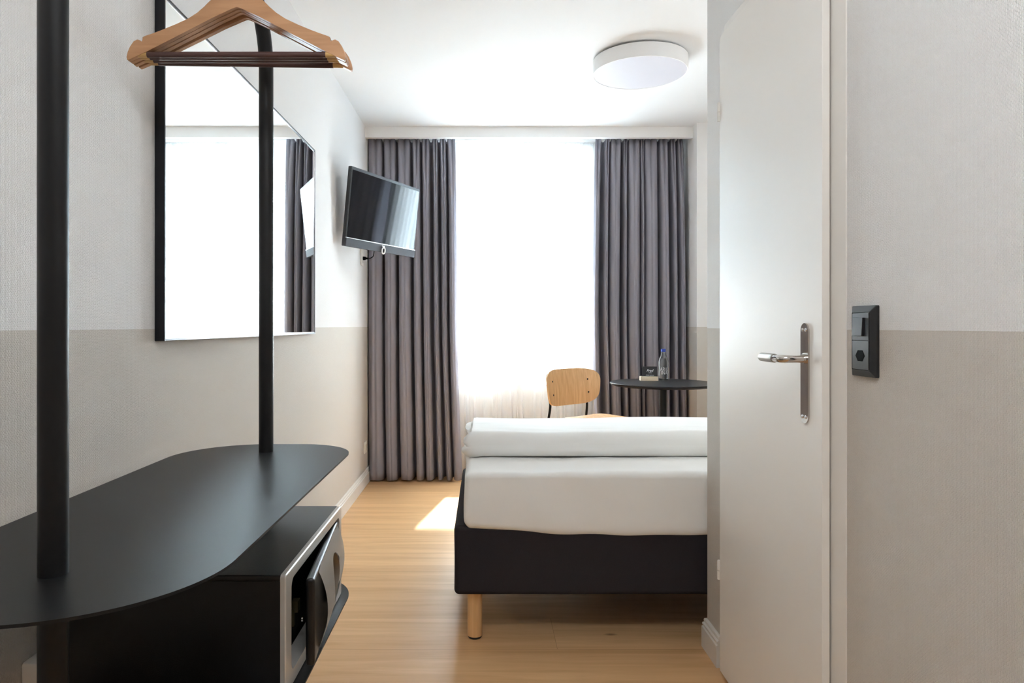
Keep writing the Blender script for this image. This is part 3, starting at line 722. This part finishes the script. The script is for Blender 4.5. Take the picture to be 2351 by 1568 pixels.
# ------------------------------------------------------------------ chair by the window
ch = thing('chair', (0.66, 4.28, 0), 'oak plywood chair with thin black steel legs, turned beside the bed', 'chair')
wdir = Vector((.75, .66, 0)).normalized(); fdir = Vector((.66, -.75, 0)).normalized()
CM = Matrix(((wdir.x, fdir.x, 0, .512), (wdir.y, fdir.y, 0, 4.395), (0, 0, 1, 0), (0, 0, 0, 1)))   # x' across, y' forwards (seen side)
def shell(outline, n_in, surf, th):
    """outline list of 2d pts about the centre; concentric rings; surf(u,v)->3d"""
    bm = new(); R = []
    for k in range(n_in, 0, -1):
        R.append([bm.verts.new(surf(u * k / n_in, v * k / n_in)) for u, v in outline])
    c = bm.verts.new(surf(0, 0)); n = len(outline)
    for A, B in zip(R, R[1:]):
        for i in range(n): bm.faces.new((A[i], A[(i + 1) % n], B[(i + 1) % n], B[i]))
    for i in range(n): bm.faces.new((R[-1][i], R[-1][(i + 1) % n], c))
    bmesh.ops.recalc_face_normals(bm, faces=bm.faces)
    bmesh.ops.solidify(bm, geom=list(bm.faces), thickness=th)
    return bm
def bk(u, v):   # backrest surface, wraps forwards at the sides, leans back upwards
    return CM @ Vector((u, .055 * (u / .22) ** 2 - .10 * v - .35 * v * v, .716 + v))
ol = [(.246 * math.copysign(abs(math.cos(t)) ** .50, math.cos(t)), .1135 * math.copysign(abs(math.sin(t)) ** .54, math.sin(t))) for t in [2 * PI * k / 72 for k in range(72)]]
# top wider and rounder
ol = [(u * (1 + .06 * v / .11), v) for u, v in ol]
obj('backrest', shell(ol, 8, bk, .011), OAKV, ch)
for u in (-.165, .165):
    for v in (-.040, .042):
        b = new(); p = bk(u, v); lathe(b, [(0, -.0135), (.0055, -.0132), (.006, -.012), (.006, .012), (.0055, .0132), (0, .0135)], (0, 0, 0), 14)
        xf(b, Matrix.Translation(p) @ CM.to_3x3().to_4x4() @ Matrix.Rotation(-PI / 2, 4, 'X')); obj('bolt', b, BLACKP, ch)
def st(u, v):
    return CM @ Vector((u + .055, .262 + v, .497 + .020 * (u / .2) ** 2 + (.020 * min(1, max(0, -v) / .2) ** 2) - .03 * max(0, v / .2) ** 3))
os_ = [(u * (1 - .10 * (-v) / .2 if v < 0 else 1), v) for u, v in rrect(-.215, .215, -.20, .20, .10, 9)]
obj('seat', shell(os_, 8, st, .011), OAKV, ch)
for u in (-.10, .10):
    for v in (-.10, .10):
        b = new(); p = st(u, v); lathe(b, [(0, -.0125), (.006, -.0125), (.006, .0115), (.0055, .0125), (0, .013)], (p.x, p.y, p.z), 14); obj('bolt', b, BLACKP, ch)
LM = BLACK
for s in (-1, 1):
    pts = [CM @ Vector(q) for q in ((s * .235, -.085, .006), (s * .20, -.020, .30), (s * .182, .006, .47), (s * .172, .026, .60), (s * .165, .022 + .01, .676), (s * .165, .015 , .758))]
    pts[-1] = bk(s * .165, .050) - fdir * .018; pts[-2] = bk(s * .165, -.040) - fdir * .018
    obj('leg', tube(new(), [tuple(p) for p in catmull([tuple(p) for p in pts], 6)], .0075, 14), LM, ch)
    pts = [CM @ Vector(q) for q in ((s * .235, .49, .006), (s * .19, .43, .40), (s * .165, .39, .465))]
    obj('leg', tube(new(), [tuple(p) for p in catmull([tuple(p) for p in pts], 6)], .0075, 14), LM, ch)
b = new()
for v in (.13, .36): tube(b, [CM @ Vector((-.185, v, .465)), CM @ Vector((.185, v, .465))], .007, 12)
for s in (-1, 1): tube(b, [CM @ Vector((s * .17, .01, .465)), CM @ Vector((s * .165, .39, .465))], .007, 12)
obj('seat_frame', b, LM, ch)

# ------------------------------------------------------------------ round table
TX, TY, TZ = 1.142, 4.470, .737
tb = thing('round_table', (TX, TY, 0), 'round black pedestal table in front of the right curtain', 'table')
TBM = mat('black_laminate', (34, 35, 39), 0.38, spec=0.35)
obj('tabletop', lathe(new(), [(0, -.020), (.312, -.020), (.3335, -.010), (.335, -.007), (.335, -.001), (.334, 0), (0, 0)], (TX, TY, TZ), 96), TBM, tb)
obj('column', lathe(new(), [(0, .01), (.024, .01), (.024, .70), (.08, .702), (.08, .7095), (0, .7095)], (TX, TY, 0), 32), BLACK, tb)
obj('base_plate', lathe(new(), [(0, 0), (.21, 0), (.21, .007), (.20, .010), (0, .012)], (TX, TY, 0), 64), BLACK, tb)

# bottle
GL = mat('clear_bottle_glass', (245, 250, 250), 0.02); g = GL.node_tree.nodes['Principled BSDF']; g.inputs['Transmission Weight'].default_value = 1; g.inputs['IOR'].default_value = 1.3
bt = thing('water_bottle', (1.191, 4.650, TZ), 'clear glass water bottle with blue cap on the round table', 'bottle')
bc = (1.191, 4.650, TZ + .0005)
prof = [(0, .003), (.024, .0), (.033, .003), (.0355, .010), (.0355, .120), (.0345, .128), (.029, .145), (.019, .162), (.0155, .178), (.0135, .190), (.0135, .195)]
inner = [(max(r - .0022, 0.0) if r else 0, z + (.004 if i < 3 else 0)) for i, (r, z) in enumerate(prof)]
b = lathe(new(), prof + inner[::-1], bc, 48, cap=False)
obj('glass_body', b, GL, bt)
WT = mat('still_water', (250, 252, 252), 0.0); g = WT.node_tree.nodes['Principled BSDF']; g.inputs['Transmission Weight'].default_value = 1; g.inputs['IOR'].default_value = 1.15
obj('water', lathe(new(), [(0, .008), (.030, .010), (.0327, .014), (.0327, .119), (.031, .130), (.026, .146), (0, .146)], bc, 40), WT, bt)
BLUE = mat('blue_cap', (30, 66, 170), .35)
b = lathe(new(), [(.0145, .188), (.0158, .189), (.0162, .193), (.0160, .206), (.0145, .2095), (0, .210)], bc, 40, cap=False); cp = obj('cap', b, BLUE, bt)
PRN = mat('white_print', (238, 240, 245), .5)
b = new()
for row, s, z, sz in ((0, 'ARK', .063, .034), (1, 'INA', .040, .034)):
    t_ = text_bm(s, sz, extrude=.0001)
    for v in t_.verts:
        a = (v.co.x * .78 + (-.002 if row == 0 else .001)) / .0362 - .08; zz = v.co.y * 1.05; 
        v.co = Vector((bc[0] + .0360 * math.sin(a), bc[1] - .0360 * math.cos(a), bc[2] + z + zz))
    me = bpy.data.meshes.new('t'); t_.to_mesh(me); t_.free(); b.from_mesh(me); bpy.data.meshes.remove(me)
obj('printed_lettering', b, PRN, bt, False)
# card in its wooden holder
hd = thing('card_holder', (1.09, 4.63, TZ), 'pale wooden block holding a card beside the bottle', 'card holder')
hx0, hx1, hy0, hy1 = 1.052, 1.168, 4.688, 4.745
HM = Matrix.Translation((1.090, 4.630, TZ)) @ Matrix.Rotation(-.10, 4, 'Z')
b = new(); box(b, -.058, .058, -.028, -.002, .0003, .0275, .0012, M=HM); box(b, -.058, .058, .001, .028, .0003, .0275, .0012, M=HM); box(b, -.058, .058, -.01, .01, .0003, .012, M=HM)
obj('block', b, OAKB, hd)
cd = thing('card', (1.090, 4.630, TZ + .012), 'small black card with white lettering standing in the wooden block', 'card')
CB = mat('card_black', (38, 38, 42), .55)
KM = HM @ Matrix.Translation((0.005, -.0006, .0125)) @ Matrix.Rotation(-.08, 4, 'X')
obj('card_sheet', bx(-.049, .049, -.0005, .0005, 0, .080, M=KM), CB, cd, False)
def on_card(s, size, x, z, shear=0, sx=1):
    t_ = text_bm(s, size, shear, .00005)
    xf(t_, KM @ Matrix.Translation((x, -.0008, z)) @ Matrix.Rotation(PI / 2, 4, 'X') @ Matrix.Diagonal((sx, 1, 1, 1))); return t_
obj('title_lettering', on_card('Fred', .027, .001, .044, .35, .85), PRN, cd, False)
obj('small_lettering', on_card('HOTEL', .0062, .004, .036), PRN, cd, False)
b = on_card('A fresh welcome', .0092, .002, .020, 0, .85); obj('line_lettering', b, PRN, cd, False)

# ------------------------------------------------------------------ trees outside the window
LEAF = mat('leaf_green', (96, 128, 70), .6, var=.4); BARK = mat('bark', (96, 82, 68), .9)
def tree(x, y, zc, R, label):
    t = thing('tree', (x, y, -3), label, 'tree')
    tk = tube(new(), [(x, y, -3), (x + .1, y, zc - R), (x, y + .1, zc)], [.22, .16, .08], 12); obj('trunk', tk, BARK, t)
    b = new(); rnd = random.Random(int(x * 10) + 5)
    for i in range(2600):
        d = Vector((rnd.gauss(0, 1), rnd.gauss(0, 1), rnd.gauss(0, 1))).normalized() * R * rnd.random() ** .4
        if noise.noise((d + Vector((x, y, 0))) * 1.1) < -.12: continue
        c = Vector((x, y, zc)) + d; s = rnd.uniform(.07, .14)
        M = Matrix.Translation(c) @ Matrix.Rotation(rnd.uniform(0, 6), 4, 'Z') @ Matrix.Rotation(rnd.uniform(0, 6), 4, 'X')
        vs = [b.verts.new(M @ Vector(q)) for q in ((-s, 0, 0), (0, -s * .45, .01), (s, 0, 0), (0, s * .45, .01))]; b.faces.new(vs)
    o = obj('foliage', b, LEAF, t, False); o['kind'] = 'stuff'
tree(-0.3, 13.5, 4.2, 1.6, 'left leafy tree outside the window, faint through the sheer')
tree(3.1, 14.5, 4.6, 1.6, 'right leafy tree outside the window, faint through the sheer')
